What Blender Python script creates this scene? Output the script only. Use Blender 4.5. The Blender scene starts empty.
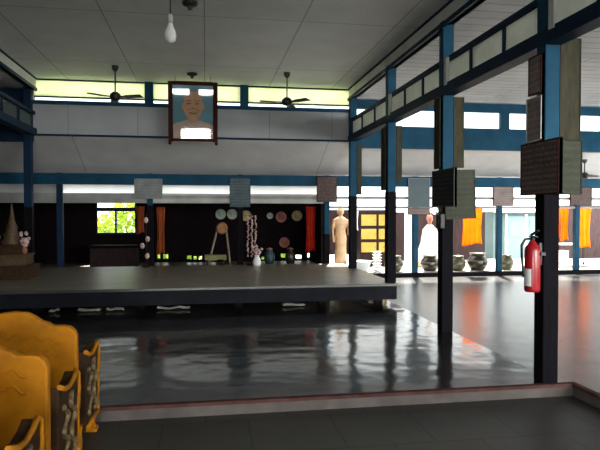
import bpy, bmesh, math, random
from mathutils import Vector, Matrix
random.seed(7)
PI = math.pi
SC = bpy.context.scene
COL = SC.collection

# ------------------------------------------------------------------ materials
def nodes(name):
    m = bpy.data.materials.new(name); m.use_nodes = True
    nt = m.node_tree
    return m, nt, nt.nodes['Principled BSDF']

def coords(nt, scale=(1, 1, 1)):
    tc = nt.nodes.new('ShaderNodeTexCoord'); mp = nt.nodes.new('ShaderNodeMapping')
    mp.inputs['Scale'].default_value = scale
    nt.links.new(tc.outputs['Object'], mp.inputs['Vector'])
    return mp.outputs['Vector']

def mat(name, c, rough=.6, var=.25, scale=6, bump=.0, metal=0, stretch=(1, 1, 1), ior=1.5, coat=0, trans=0):
    m, nt, b = nodes(name)
    v = coords(nt, stretch)
    n = nt.nodes.new('ShaderNodeTexNoise'); n.inputs['Scale'].default_value = scale; n.inputs['Detail'].default_value = 5
    nt.links.new(v, n.inputs['Vector'])
    r = nt.nodes.new('ShaderNodeValToRGB')
    d = [x * (1 - var) for x in c]; l = [min(1, x * (1 + var)) for x in c]
    r.color_ramp.elements[0].position = .3; r.color_ramp.elements[1].position = .7
    r.color_ramp.elements[0].color = (*d, 1); r.color_ramp.elements[1].color = (*l, 1)
    nt.links.new(n.outputs['Fac'], r.inputs['Fac']); nt.links.new(r.outputs['Color'], b.inputs['Base Color'])
    b.inputs['Roughness'].default_value = rough; b.inputs['Metallic'].default_value = metal
    b.inputs['IOR'].default_value = ior; b.inputs['Coat Weight'].default_value = coat
    if bump:
        bp = nt.nodes.new('ShaderNodeBump'); bp.inputs['Strength'].default_value = bump; bp.inputs['Distance'].default_value = .02
        nt.links.new(n.outputs['Fac'], bp.inputs['Height']); nt.links.new(bp.outputs['Normal'], b.inputs['Normal'])
    if trans:
        t = nt.nodes.new('ShaderNodeBsdfTranslucent'); nt.links.new(r.outputs['Color'], t.inputs['Color'])
        mx = nt.nodes.new('ShaderNodeMixShader'); mx.inputs['Fac'].default_value = trans
        o = nt.nodes['Material Output']
        nt.links.new(b.outputs[0], mx.inputs[1]); nt.links.new(t.outputs[0], mx.inputs[2]); nt.links.new(mx.outputs[0], o.inputs['Surface'])
    return m

def brick_mat(name, c1, c2, mortar, bw, bh, ms, rough, rot=(0, 0, 0), var=.2, ior=1.5, bump=.0, bscale=(1, 1, 1), offset=.5, wave=0):
    """boards, tiles and sheets: brick texture for joints, noise for wear"""
    m, nt, b = nodes(name)
    tc = nt.nodes.new('ShaderNodeTexCoord'); mp = nt.nodes.new('ShaderNodeMapping')
    mp.inputs['Rotation'].default_value = rot
    nt.links.new(tc.outputs['Object'], mp.inputs['Vector'])
    k = nt.nodes.new('ShaderNodeTexBrick'); k.inputs['Scale'].default_value = 1
    k.inputs['Color1'].default_value = (*c1, 1); k.inputs['Color2'].default_value = (*c2, 1); k.inputs['Mortar'].default_value = (*mortar, 1)
    k.inputs['Brick Width'].default_value = bw; k.inputs['Row Height'].default_value = bh; k.inputs['Mortar Size'].default_value = ms
    k.offset = offset
    nt.links.new(mp.outputs['Vector'], k.inputs['Vector'])
    n = nt.nodes.new('ShaderNodeTexNoise'); n.inputs['Scale'].default_value = 2.5; n.inputs['Detail'].default_value = 6
    mp2 = nt.nodes.new('ShaderNodeMapping'); mp2.inputs['Scale'].default_value = bscale
    nt.links.new(tc.outputs['Object'], mp2.inputs['Vector']); nt.links.new(mp2.outputs['Vector'], n.inputs['Vector'])
    r = nt.nodes.new('ShaderNodeValToRGB'); r.color_ramp.elements[0].position = .3; r.color_ramp.elements[1].position = .75
    r.color_ramp.elements[0].color = (1 - var,) * 3 + (1,); r.color_ramp.elements[1].color = (1, 1, 1, 1)
    nt.links.new(n.outputs['Fac'], r.inputs['Fac'])
    mx = nt.nodes.new('ShaderNodeMix'); mx.data_type = 'RGBA'; mx.blend_type = 'MULTIPLY'; mx.inputs['Factor'].default_value = 1
    nt.links.new(k.outputs['Color'], mx.inputs['A']); nt.links.new(r.outputs['Color'], mx.inputs['B'])
    nt.links.new(mx.outputs['Result'], b.inputs['Base Color'])
    b.inputs['Roughness'].default_value = rough; b.inputs['IOR'].default_value = ior
    if bump:
        h = nt.nodes.new('ShaderNodeMath'); h.operation = 'MULTIPLY_ADD'; h.inputs[1].default_value = -.25
        nt.links.new(k.outputs['Fac'], h.inputs[0]); nt.links.new(n.outputs['Fac'], h.inputs[2])
        if wave:      # worn, cupped boards: a slow unevenness
            h.inputs[1].default_value = -.06
            n3 = nt.nodes.new('ShaderNodeTexNoise'); n3.inputs['Scale'].default_value = wave; n3.inputs['Detail'].default_value = 1.5
            nt.links.new(tc.outputs['Object'], n3.inputs['Vector']); nt.links.new(n3.outputs['Fac'], h.inputs[2])
        bp = nt.nodes.new('ShaderNodeBump'); bp.inputs['Strength'].default_value = bump; bp.inputs['Distance'].default_value = .02
        nt.links.new(h.outputs[0], bp.inputs['Height']); nt.links.new(bp.outputs['Normal'], b.inputs['Normal'])
    return m

def text_mat(name, base, ink, row=.045, amount=.5, axis='Y'):
    """worn board with rows of small unreadable lettering"""
    m, nt, b = nodes(name)
    tc = nt.nodes.new('ShaderNodeTexCoord')
    sp = nt.nodes.new('ShaderNodeSeparateXYZ'); nt.links.new(tc.outputs['Object'], sp.inputs[0])
    mz = nt.nodes.new('ShaderNodeMath'); mz.operation = 'MULTIPLY'; mz.inputs[1].default_value = 2 * PI / row
    sn = nt.nodes.new('ShaderNodeMath'); sn.operation = 'SINE'
    nt.links.new(sp.outputs['Z'], mz.inputs[0]); nt.links.new(mz.outputs[0], sn.inputs[0])
    gt = nt.nodes.new('ShaderNodeMath'); gt.operation = 'GREATER_THAN'; gt.inputs[1].default_value = .1
    nt.links.new(sn.outputs[0], gt.inputs[0])
    n = nt.nodes.new('ShaderNodeTexNoise'); n.inputs['Scale'].default_value = 55; n.inputs['Detail'].default_value = 2
    nt.links.new(tc.outputs['Object'], n.inputs['Vector'])
    g2 = nt.nodes.new('ShaderNodeMath'); g2.operation = 'GREATER_THAN'; g2.inputs[1].default_value = .5
    nt.links.new(n.outputs['Fac'], g2.inputs[0])
    mu = nt.nodes.new('ShaderNodeMath'); mu.operation = 'MULTIPLY'; nt.links.new(gt.outputs[0], mu.inputs[0]); nt.links.new(g2.outputs[0], mu.inputs[1])
    m3 = nt.nodes.new('ShaderNodeMath'); m3.operation = 'MULTIPLY'; m3.inputs[1].default_value = amount
    nt.links.new(mu.outputs[0], m3.inputs[0])
    n2 = nt.nodes.new('ShaderNodeTexNoise'); n2.inputs['Scale'].default_value = 5; n2.inputs['Detail'].default_value = 5
    nt.links.new(tc.outputs['Object'], n2.inputs['Vector'])
    r = nt.nodes.new('ShaderNodeValToRGB'); r.color_ramp.elements[0].position = .3; r.color_ramp.elements[1].position = .7
    r.color_ramp.elements[0].color = (*[x * .75 for x in base], 1); r.color_ramp.elements[1].color = (*[x * 1.2 for x in base], 1)
    nt.links.new(n2.outputs['Fac'], r.inputs['Fac'])
    mx = nt.nodes.new('ShaderNodeMix'); mx.data_type = 'RGBA'
    nt.links.new(m3.outputs[0], mx.inputs['Factor']); nt.links.new(r.outputs['Color'], mx.inputs['A']); mx.inputs['B'].default_value = (*ink, 1)
    nt.links.new(mx.outputs['Result'], b.inputs['Base Color']); b.inputs['Roughness'].default_value = .8; b.inputs['IOR'].default_value = 1.2
    return m

M = {}
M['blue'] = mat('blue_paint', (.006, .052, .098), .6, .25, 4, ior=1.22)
M['navy'] = mat('navy_and_shaded_blue', (.007, .022, .05), .6, .25, 4, ior=1.2)  # dark trim and beams; also the shaded copy of blue for left columns
M['dark_wood_and_shade'] = mat('dark_wood_and_shade', (.005, .004, .006), .7, .4, 8, .1, stretch=(4, 4, .6), ior=1.15)  # threshold wood; also the shade painted on the lower column shafts
M['wall_white'] = brick_mat('white_board', (.42, .42, .44), (.38, .38, .40), (.22, .22, .23), 1.2, 1.2, .006, .6, (PI / 2, 0, 0), .15)
M['ceiling'] = brick_mat('ceiling_sheet', (.82, .83, .84), (.78, .79, .80), (.40, .40, .40), 1.2, 2.4, .008, .6, (0, 0, 0), .12, offset=0)
M['aisle_ceiling'] = brick_mat('aisle_boards', (.44, .45, .48), (.38, .39, .42), (.15, .15, .15), 3.6, .22, .009, .6, (0, 0, 0), .2)
M['lean_ceiling'] = brick_mat('lean_boards', (.62, .60, .60), (.57, .55, .55), (.3, .3, .3), 4.7, 20.0, .008, .6, (0, 0, 0), .18)
M['floor'] = brick_mat('lacquered_planks', (.030, .026, .026), (.022, .019, .019), (.008, .008, .008), 3.0, .16, .004, .13, (0, 0, PI / 2), .45, 1.85, .34, (1.6, .9, 1), wave=3.2)
M['floor_worn'] = brick_mat('worn_planks', (.082, .079, .074), (.064, .062, .058), (.02, .02, .018), 3.0, .16, .004, .27, (0, 0, PI / 2), .4, 1.5, .3, (2.0, .9, 1), wave=2.6)
M['floor_low'] = brick_mat('grey_tile', (.060, .054, .048), (.050, .045, .04), (.015, .014, .012), .6, .6, .006, .5, (0, 0, 0), .35, 1.45, .08)
M['riser'] = mat('grey_riser', (.105, .088, .082), .8, .25, 5, ior=1.15)
M['nosing'] = mat('red_nosing', (.080, .036, .032), .8, .3, 8, ior=1.15)
M['stage_top'] = brick_mat('stage_planks', (.27, .235, .175), (.23, .195, .15), (.04, .035, .03), 2.4, .14, .003, .38, (0, 0, 0), .35, 1.7, .1, (1, 2, 1))
M['stage_side'] = mat('stage_front_dark', (.006, .006, .010), .7, .4, 5, .05, ior=1.25)
M['pale'] = mat('pale_panel', (.75, .76, .70), .6, .1, 3, trans=.5)
M['pale_trim'] = mat('pale_trim', (.50, .50, .48), .6, .12, 3)
M['cream'] = mat('fascia_paint', (.62, .62, .60), .6, .12, 3)
M['green_dark'] = mat('green_panel', (.012, .03, .022), .2, .3, 3)
M['frost'] = mat('frosted_yellow_pane', (.72, .78, .57), .4, .1, 2, trans=.9)
M['transom_white'] = mat('white_translucent_sheet', (.95, .95, .94), .5, .05, 2, trans=.95)
M['transom_grey'] = mat('grey_board', (.26, .26, .25), .6, .2, 4)
M['transom_board'] = mat('pale_grey_sheet', (.40, .40, .39), .6, .15, 4, trans=.5)
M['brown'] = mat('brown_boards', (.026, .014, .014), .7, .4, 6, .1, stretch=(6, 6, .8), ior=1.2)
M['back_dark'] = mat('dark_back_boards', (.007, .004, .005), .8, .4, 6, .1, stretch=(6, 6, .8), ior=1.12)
M['concrete'] = mat('pale_concrete', (.55, .53, .48), .8, .15, 3, .05)
M['earth'] = mat('yard_ground', (.45, .42, .35), .9, .2, 1)
M['gold'] = mat('gold_paint', (.45, .16, .002), .65, .22, 9, .12, ior=1.3)
M['gold_dull'] = mat('aged_gold', (.07, .035, .008), .6, .45, 20, .3)
M['inlay'] = mat('dark_inlay', (.040, .020, .009), .6, .5, 18, .2, ior=1.2)
M['mother'] = mat('shell_inlay', (.17, .11, .045), .4, .6, 30, .3)
M['frame_wood'] = mat('red_brown_frame', (.040, .010, .008), .7, .35, 10, .05, ior=1.2)
M['metal'] = mat('dull_metal', (.05, .05, .05), .45, .3, 8, metal=.3)
M['black'] = mat('black_rubber', (.012, .012, .012), .5, .3, 8)
M['white_gloss'] = mat('white_enamel', (.75, .75, .73), .3, .06, 5)
M['red'] = mat('red_enamel', (.34, .009, .016), .25, .15, 4)
M['pot'] = mat('dark_glaze', (.028, .020, .014), .25, .5, 9, .05)
M['pot_green'] = mat('olive_glaze', (.06, .058, .025), .3, .4, 9, .05)
M['rim'] = mat('rim_glaze', (.10, .08, .05), .35, .3, 9)
M['orange'] = mat('saffron_cloth', (.95, .36, .004), .8, .10, 4, trans=.6)
M['red_cloth'] = mat('red_cloth', (.72, .035, .012), .85, .2, 4, trans=.55)
M['orange_dark'] = mat('rust_cloth', (.42, .08, .012), .85, .2, 4, trans=.35)
M['tan'] = mat('gilded_tan', (.60, .36, .19), .4, .25, 7)
M['white_cloth'] = mat('white_cloth', (.75, .73, .70), .8, .08, 5, trans=.25)
M['skin_red'] = mat('red_brown_skin', (.36, .13, .09), .5, .15, 7)
M['yellow'] = mat('yellow_panel', (.42, .27, .03), .5, .15, 5)
M['pale_blue'] = mat('pale_blue_paint', (.09, .135, .15), .6, .1, 3, ior=1.2)
M['blue_grey'] = mat('blue_grey_wall', (.055, .08, .085), .7, .1, 3, ior=1.2)
M['leaf'] = mat('bright_leaf', (.20, .30, .015), .6, .5, 3, trans=.6)
M['bark'] = mat('bark', (.05, .04, .03), .8, .3, 6)
M['pink'] = mat('pale_pink_petals', (.50, .33, .31), .7, .3, 20)
M['disc_yellow'] = mat('straw_disc', (.42, .33, .14), .7, .25, 12)
M['disc_pale'] = mat('grey_green_disc', (.30, .34, .28), .7, .25, 12)
M['disc_red'] = mat('clay_red_disc', (.28, .09, .06), .7, .25, 12)
M['disc_orange'] = mat('orange_disc', (.38, .16, .06), .7, .25, 12)
M['wood'] = mat('bare_wood', (.32, .24, .17), .6, .3, 10, .05, stretch=(4, 4, .6))
M['table_green'] = mat('yellow_green_cloth', (.22, .21, .08), .8, .2, 7)
M['sign_teal'] = mat('teal_board', (.022, .05, .065), .5, .2, 5)
M['txt_brown'] = text_mat('lettered_brown', (.10, .066, .062), (.24, .19, .17), .045, .6)
M['txt_greybrown'] = text_mat('lettered_grey_brown', (.27, .21, .195), (.06, .045, .045), .05, .45)
M['txt_green'] = text_mat('lettered_olive', (.055, .058, .042), (.10, .10, .075), .06, .35)
M['txt_dark'] = text_mat('lettered_charcoal', (.026, .024, .026), (.09, .085, .08), .05, .4)
M['txt_slate'] = text_mat('lettered_slate', (.075, .10, .11), (.17, .2, .2), .06, .5)
M['txt_pale'] = text_mat('lettered_pale_grey', (.24, .25, .25), (.12, .12, .12), .06, .4)
M['strip'] = mat('olive_board', (.050, .045, .030), .8, .25, 8, stretch=(4, 4, .8), ior=1.15)
M['teal_print'] = mat('print_teal', (.05, .19, .24), .5, .12, 6)
M['skin_print'] = mat('print_skin', (.42, .20, .085), .5, .15, 9)
M['skin_shade'] = mat('print_brown', (.11, .05, .028), .5, .15, 9)
M['robe_print'] = mat('print_beige', (.38, .25, .19), .5, .15, 9)
M['print_white'] = mat('print_pale_blue', (.48, .53, .62), .5, .1, 9)
M['paper'] = mat('paper', (.5, .48, .42), .8, .15, 9)

def glass_mat():
    m, nt, b = nodes('picture_glass')
    o = nt.nodes['Material Output']
    g = nt.nodes.new('ShaderNodeBsdfGlossy'); g.inputs['Roughness'].default_value = .03
    t = nt.nodes.new('ShaderNodeBsdfTransparent')
    f = nt.nodes.new('ShaderNodeFresnel'); f.inputs['IOR'].default_value = 1.5
    mx = nt.nodes.new('ShaderNodeMixShader')
    nt.links.new(f.outputs[0], mx.inputs['Fac']); nt.links.new(t.outputs[0], mx.inputs[1]); nt.links.new(g.outputs[0], mx.inputs[2])
    nt.links.new(mx.outputs[0], o.inputs['Surface'])
    return m
M['glass'] = glass_mat()
def lamp_mat():
    m, nt, b = nodes('lit_bulb')
    b.inputs['Emission Color'].default_value = (1, .96, .88, 1); b.inputs['Emission Strength'].default_value = 6
    b.inputs['Base Color'].default_value = (.9, .9, .88, 1)
    return m
M['lit'] = lamp_mat()

# ------------------------------------------------------------------ mesh helpers
def box(bm, x0, x1, y0, y1, z0, z1, mi=0):
    x0, x1 = sorted((x0, x1)); y0, y1 = sorted((y0, y1)); z0, z1 = sorted((z0, z1))
    v = [bm.verts.new(p) for p in ((x0, y0, z0), (x1, y0, z0), (x1, y1, z0), (x0, y1, z0), (x0, y0, z1), (x1, y0, z1), (x1, y1, z1), (x0, y1, z1))]
    for f in ((0, 3, 2, 1), (4, 5, 6, 7), (0, 1, 5, 4), (1, 2, 6, 5), (2, 3, 7, 6), (3, 0, 4, 7)):
        bm.faces.new([v[i] for i in f]).material_index = mi

def rings(bm, rs, mi=0, cap=True, smooth=True):
    """skin a list of rings (each a list of points)"""
    vs = [[bm.verts.new(p) for p in r] for r in rs]
    n = len(vs[0])
    for a, b in zip(vs, vs[1:]):
        for i in range(n):
            f = bm.faces.new((a[i], a[(i + 1) % n], b[(i + 1) % n], b[i])); f.material_index = mi; f.smooth = smooth
    if cap:
        for r, fl in ((vs[0], True), (vs[-1], False)):
            f = bm.faces.new(list(reversed(r)) if fl else r); f.material_index = mi

def lathe(bm, prof, n=24, c=(0, 0, 0), mi=0, sx=1, sy=1):
    rings(bm, [[(c[0] + sx * r * math.cos(2 * PI * i / n), c[1] + sy * r * math.sin(2 * PI * i / n), c[2] + z) for i in range(n)] for r, z in prof], mi)

def tube(bm, pts, r, n=8, mi=0):
    pts = [Vector(p) for p in pts]
    rr = r if isinstance(r, (list, tuple)) else [r] * len(pts)
    out = []
    up = Vector((0, 0, 1))
    for i, p in enumerate(pts):
        t = (pts[min(i + 1, len(pts) - 1)] - pts[max(i - 1, 0)]).normalized()
        a = t.cross(up)
        if a.length < .05: a = t.cross(Vector((1, 0, 0)))
        a.normalize(); b = t.cross(a).normalized()
        out.append([tuple(p + rr[i] * (math.cos(2 * PI * k / n) * a + math.sin(2 * PI * k / n) * b)) for k in range(n)])
    rings(bm, out, mi)

def prism(bm, pts, axis, d0, d1, mi=0):
    """outline pts (u,v) pushed along an axis: 'x' -> (d,u,v), 'y' -> (u,d,v), 'z' -> (u,v,d)"""
    def P(u, v, d): return {'x': (d, u, v), 'y': (u, d, v), 'z': (u, v, d)}[axis]
    a = [bm.verts.new(P(u, v, d0)) for u, v in pts]; b = [bm.verts.new(P(u, v, d1)) for u, v in pts]
    fs = [bm.faces.new(a), bm.faces.new(list(reversed(b)))]
    n = len(pts)
    for i in range(n): fs.append(bm.faces.new((a[i], b[i], b[(i + 1) % n], a[(i + 1) % n])))
    for f in fs: f.material_index = mi

def ball(bm, c, r, n=14, m=9, mi=0, s=(1, 1, 1)):
    prof = [(max(.0005, r * math.sin(PI * j / m)), -r * math.cos(PI * j / m)) for j in range(m + 1)]
    rings(bm, [[(c[0] + s[0] * q * math.cos(2 * PI * i / n), c[1] + s[1] * q * math.sin(2 * PI * i / n), c[2] + s[2] * z) for i in range(n)] for q, z in prof], mi)

def B(): return bmesh.new()

def link(name, bm, mats, parent=None, loc=(0, 0, 0), bevel=0, rot=(0, 0, 0)):
    bmesh.ops.recalc_face_normals(bm, faces=bm.faces)
    me = bpy.data.meshes.new(name); bm.to_mesh(me); bm.free()
    for m in (mats if isinstance(mats, (list, tuple)) else [mats]): me.materials.append(M[m])
    o = bpy.data.objects.new(name, me); COL.objects.link(o)
    o.location = loc; o.rotation_euler = rot
    if parent: o.parent = parent
    if bevel:
        b = o.modifiers.new('bevel', 'BEVEL'); b.width = bevel; b.segments = 2; b.limit_method = 'ANGLE'
    return o

def tag(o, label, cat, group=None):
    o['label'] = label; o['category'] = cat
    if group: o['group'] = group
    return o

def thing(name, label, cat, loc=(0, 0, 0), rz=0, group=None):
    o = bpy.data.objects.new(name, None); COL.objects.link(o)
    o.location = loc; o.rotation_euler = (0, 0, rz); o.empty_display_size = .1
    return tag(o, label, cat, group)

def struct(name, bm, mats, parent=None, **k):
    o = link(name, bm, mats, parent, **k)
    if not parent: o['kind'] = 'structure'
    return o

def copy_tree(o, parent=None):
    c = o.copy(); COL.objects.link(c)
    if parent: c.parent = parent
    for ch in [x for x in bpy.data.objects if x.parent == o]: copy_tree(ch, c)
    return c

def holed(bm, axis, d0, d1, u0, u1, z0, z1, holes, mi=0):
    """a wall in the u-z plane with rectangular openings (u0,u1,z0,z1)"""
    us = sorted({u0, u1, *[h for q in holes for h in q[:2] if u0 < h < u1]}); zs = sorted({z0, z1, *[h for q in holes for h in q[2:] if z0 < h < z1]})
    for j in range(len(zs) - 1):
        run = None
        for i in range(len(us)):
            solid = False
            if i < len(us) - 1:
                cu, cz = (us[i] + us[i + 1]) / 2, (zs[j] + zs[j + 1]) / 2
                solid = not any(q[0] < cu < q[1] and q[2] < cz < q[3] for q in holes)
            if solid and run is None: run = us[i]
            if not solid and run is not None:
                if axis == 'y': box(bm, run, us[i], d0, d1, zs[j], zs[j + 1], mi)
                else: box(bm, d0, d1, run, us[i], zs[j], zs[j + 1], mi)
                run = None

# ------------------------------------------------------------------ setting
XL, XR = -3.0, 2.79           # colonnade lines of the nave
AL, AR = -6.2, 10.4           # outer walls of the aisles
YB, YE, YF = -3.6, 10.95, 12.2
CZ, AZ = 3.78, 3.58

b = B(); box(b, AL, 2.88, 4.36, YF + .02, -.5, 0); struct('floor_nave', b, 'floor')
b = B(); box(b, 2.88, AR, 4.36, YF + .02, -.5, -.001); box(b, 3.0, AR, YB, 4.36, -.5, -.001); struct('floor_aisle', b, 'floor_worn')
b = B(); box(b, AL, 3.0, YB, 4.36, -.5, -.10); struct('floor_sunken', b, 'floor_low')
b = B(); box(b, AL, 2.985, 4.335, 4.36, -.10, -.022); box(b, 2.975, 3.0, YB, 4.335, -.10, -.022); struct('trim_step_riser', b, 'riser')
b = B(); box(b, AL, 2.985, 4.325, 4.375, -.022, .003); box(b, 2.965, 3.015, YB, 4.375, -.022, .003); struct('trim_step_nosing', b, 'nosing')

b = B(); box(b, XL - .1, XR + .1, YB, YE + .6, CZ, CZ + .12); struct('ceiling_nave', b, 'ceiling')
b = B(); box(b, XR - .02, AR, YB, YE + .6, AZ, AZ + .08); struct('ceiling_right', b, 'aisle_ceiling')
b = B(); box(b, AL, XL + .02, YB, YE + .6, AZ, AZ + .08); struct('ceiling_left', b, 'aisle_ceiling')
# sloping ceiling behind the upper end wall
b = B(); prism(b, [(YE + .085, 2.76), (YF + .25, 2.13), (YF + .25, 2.19), (YE + .085, 2.82)], 'x', AL, AR); struct('ceiling_lean', b, 'lean_ceiling')

# upper end wall of the nave with its clerestory
b = B(); holed(b, 'y', YE, YE + .10, XL, XR, 2.80, CZ, [(XL + .02, XR - .02, 3.39, CZ)]); struct('wall_end', b, 'wall_white')
b = B(); box(b, XL, XR, YE - .02, YE + .11, 3.325, 3.395); struct('trim_sill', b, 'blue')
b = B(); box(b, XL, XR, YE - .03, YE, 2.765, 2.80); struct('trim_lower', b, 'navy')
cl = [XL, -1.0, .73, XR]
for x in (-1.0, .73):
    b = B(); box(b, x - .075, x + .075, YE - .025, YE + .11, 3.39, CZ); struct('trim_clerestory_post', b, 'blue')
for i in range(3):
    b = B(); box(b, cl[i] + .02, cl[i + 1] - .02, YE + .04, YE + .07, 3.475, 3.755); w = struct('window_%d' % (i + 1), b, 'frost')
    b = B(); box(b, cl[i] + .02, cl[i + 1] - .02, YE + .02, YE + .08, 3.455, 3.478); box(b, cl[i] + .02, cl[i + 1] - .02, YE + .02, YE + .08, 3.755, CZ)
    link('window_rail', b, 'navy', w)
# end walls of the aisles: blue boards with a row of open lights
rh = [(a, c, 3.09, 3.41) for a, c in ((2.88, 3.46), (3.64, 4.58), (4.78, 5.87), (6.06, 7.0), (7.18, 8.12), (8.3, 9.24))]
b = B(); holed(b, 'y', YE, YE + .08, XR, AR, 2.66, AZ, rh); struct('wall_end_right', b, 'blue')
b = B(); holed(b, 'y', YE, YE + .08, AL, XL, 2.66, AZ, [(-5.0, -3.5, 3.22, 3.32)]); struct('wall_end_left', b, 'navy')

# colonnade beams along the nave
def nave_beam(side, x, bays, pm, bm_, fm):
    s = 1 if side == 'left' else -1
    b = B(); box(b, x - .075, x + .075, YB, YE, 2.765, 2.885); box(b, x - .05, x + .05, YB, YE, 3.135, 3.19)
    for i in range(len(bays) - 1):
        for k in (1, 2):
            y = bays[i] + (bays[i + 1] - bays[i]) * k / 3
            box(b, x - .03, x + .03, y - .022, y + .022, 2.885, 3.135)
    o = struct('beam_%s' % side, b, bm_)
    b = B(); box(b, x - .012, x + .012, YB, YE, 2.885, 3.135); link('panel_strip', b, pm, o)
    b = B()
    for y in bays[1:-1]: box(b, x + s * .05, x + s * .085, y - .20, y - .13, 2.86, 3.17)
    link('pale_batten', b, 'pale_trim', o)
    b = B(); box(b, x - .06, x + .06, YB, YE, AZ + .0, CZ); f = struct('fascia_%s' % side, b, fm)
    b = B(); box(b, x + s * .05, x + s * .085, YB, YE, AZ - .03, AZ + .02); box(b, x + s * .05, x + s * .08, YB, YE, CZ - .025, CZ); link('edge_trim', b, 'navy', f)
    return o
CY = [-1.6, .5, 2.45, 4.43, 6.49, 8.55, 10.90]
nave_beam('right', XR, CY, 'pale', 'navy', 'cream')
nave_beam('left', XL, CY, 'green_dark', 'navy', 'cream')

# columns: blue above; lower shafts near-black, backlit shade put into their dark brown
def column(x, y, z0, zs, top, w, label, cat='column', name='column', upper='blue', group=None):
    o = bpy.data.objects.new(name, None); COL.objects.link(o); o.location = (x, y, z0); o['kind'] = 'structure'
    tag(o, label, cat, group)
    b = B(); box(b, -w / 2, w / 2, -w / 2, w / 2, zs - z0, top - z0); link('upper_shaft', b, upper, o, bevel=.008)
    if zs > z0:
        b = B(); box(b, -w / 2 - .004, w / 2 + .004, -w / 2 - .004, w / 2 + .004, 0, zs - z0); link('lower_shaft', b, 'dark_wood_and_shade', o, bevel=.008)
    return o
lab = ['square column beside the step carrying the red extinguisher', 'square column with two dark boards, second from the step', 'slim column at the front right corner of the stage', 'slim column at the back right of the stage']
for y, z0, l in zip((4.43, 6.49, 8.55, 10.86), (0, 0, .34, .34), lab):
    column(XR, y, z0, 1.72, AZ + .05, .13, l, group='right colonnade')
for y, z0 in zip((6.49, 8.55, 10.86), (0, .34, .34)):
    column(XL - .05, y, z0, 1.5, AZ + .05, .13, 'blue column of the left colonnade beside the shadowed altar', group='left colonnade', upper='navy')  # navy puts the dim left side's shade into the blue paint
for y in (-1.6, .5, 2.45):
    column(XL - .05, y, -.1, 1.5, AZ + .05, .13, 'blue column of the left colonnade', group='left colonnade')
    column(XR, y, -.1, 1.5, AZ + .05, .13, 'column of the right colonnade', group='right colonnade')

# far colonnade
PX = [-4.7, -2.84, -1.10, .72, 2.56, 4.54, 6.51, 8.42, 10.3]
pl = {-2.84: 'blue far column between the altar and the garden window', -1.10: 'dark far column under the pale grey sign', .72: 'far column under the slate sign, by the flower stand',
      2.56: 'far column under the brown sign beside the tan statue', 4.54: 'blue far column between two round pots, left of the white robed statue', 6.51: 'slim blue far column before the pale blue doors',
  8.42: 'light blue far column between hanging orange robes', -4.7: 'far column in the shadowed left aisle', 10.3: 'far column at the right end'}
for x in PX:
    column(x, YF, 0, {-1.10: 1.55, .72: 1.5, 2.56: .95}.get(x, .1), 2.2, .115, pl[x], name='far_column', upper='navy' if x < -2 else 'blue', group='far colonnade')  # lower shaft heights and navy put shade into the column paint
b = B(); box(b, AL, AR, YF - .07, YF + .07, 1.97, 2.19); struct('beam_far', b, 'blue')
b = B(); box(b, 2.62, AR, YF - .07, YF + .07, 0, .09); struct('trim_threshold', b, 'dark_wood_and_shade')
# transom rails and sheets
b = B(); box(b, AL, AR, YF - .03, YF + .03, 1.70, 1.755); box(b, 2.62, AR, YF - .035, YF + .035, 1.50, 1.545); struct('trim_transom', b, 'transom_grey')
for i in range(4):
    x0, x1 = PX[i] + .058, PX[i + 1] - .058
    b = B(); box(b, x0, x1, YF - .012, YF + .012, 1.80, 1.97); struct('window_%d' % (4 + i), b, 'transom_white' if i > 0 else 'transom_board')
    b = B(); box(b, x0, x1, YF - .02, YF + .02, 1.755, 1.80); box(b, x0, x1, YF - .014, YF + .014, 1.60, 1.70); struct('wall_transom_%d' % (i + 1), b, 'transom_board' if i > 1 else 'transom_grey')

# outer walls, rear wall (behind the viewer) with doorway and windows
b = B(); box(b, AL - .1, AL, YB, 15, -.5, AZ + .08); struct('wall_left', b, 'green_dark')
b = B(); holed(b, 'x', AR, AR + .1, YB, YE, -.5, AZ + .08, [(y, y + 1.6, .9, 2.5) for y in (-2.6, .2, 2.6, 5.0, 7.4)]); struct('wall_right', b, 'blue')
RW = [(-.95, .22, -.1, 2.15), (XL + .1, -.62, 3.52, 3.72), (-.22, XR - .1, 3.52, 3.72), (3.6, 9.6, 1.5, 2.6), (3.6, 9.6, 2.9, 3.5)]
b = B(); holed(b, 'y', YB - .1, YB, AL, AR, -.5, CZ + .12, RW); struct('wall_rear', b, 'wall_white')

# annex behind the stage
sl = [(-1.15, -1.08, .30, .40), (-1.01, -.89, .29, .40), (-.44, -.33, .27, .36), (-.28, -.21, .26, .34), (-.15, -.08, .26, .34), (.02, .09, .26, .34), (.14, .25, .27, .36), (1.38, 1.73, .24, .31),
      (1.88, 2.08, .28, .38), (2.22, 2.40, .25, .34), (2.55, 2.75, .28, .38)]
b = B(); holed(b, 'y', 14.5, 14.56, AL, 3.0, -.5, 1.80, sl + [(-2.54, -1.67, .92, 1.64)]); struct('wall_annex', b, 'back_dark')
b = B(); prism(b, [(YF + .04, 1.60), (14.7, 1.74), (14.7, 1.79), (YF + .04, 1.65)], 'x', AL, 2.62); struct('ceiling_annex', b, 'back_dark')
b = B(); box(b, AL, 2.62, YF + .02, 14.5, -.5, .20); struct('floor_annex', b, 'stage_top')
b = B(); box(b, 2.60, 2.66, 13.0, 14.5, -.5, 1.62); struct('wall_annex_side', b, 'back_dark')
w = B(); box(w, -2.56, -1.65, 14.47, 14.59, 1.44, 1.53); box(w, -2.13, -2.09, 14.48, 14.58, .92, 1.44); box(w, -2.56, -1.65, 14.47, 14.59, .89, .93); struct('window_8', w, 'navy')

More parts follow.
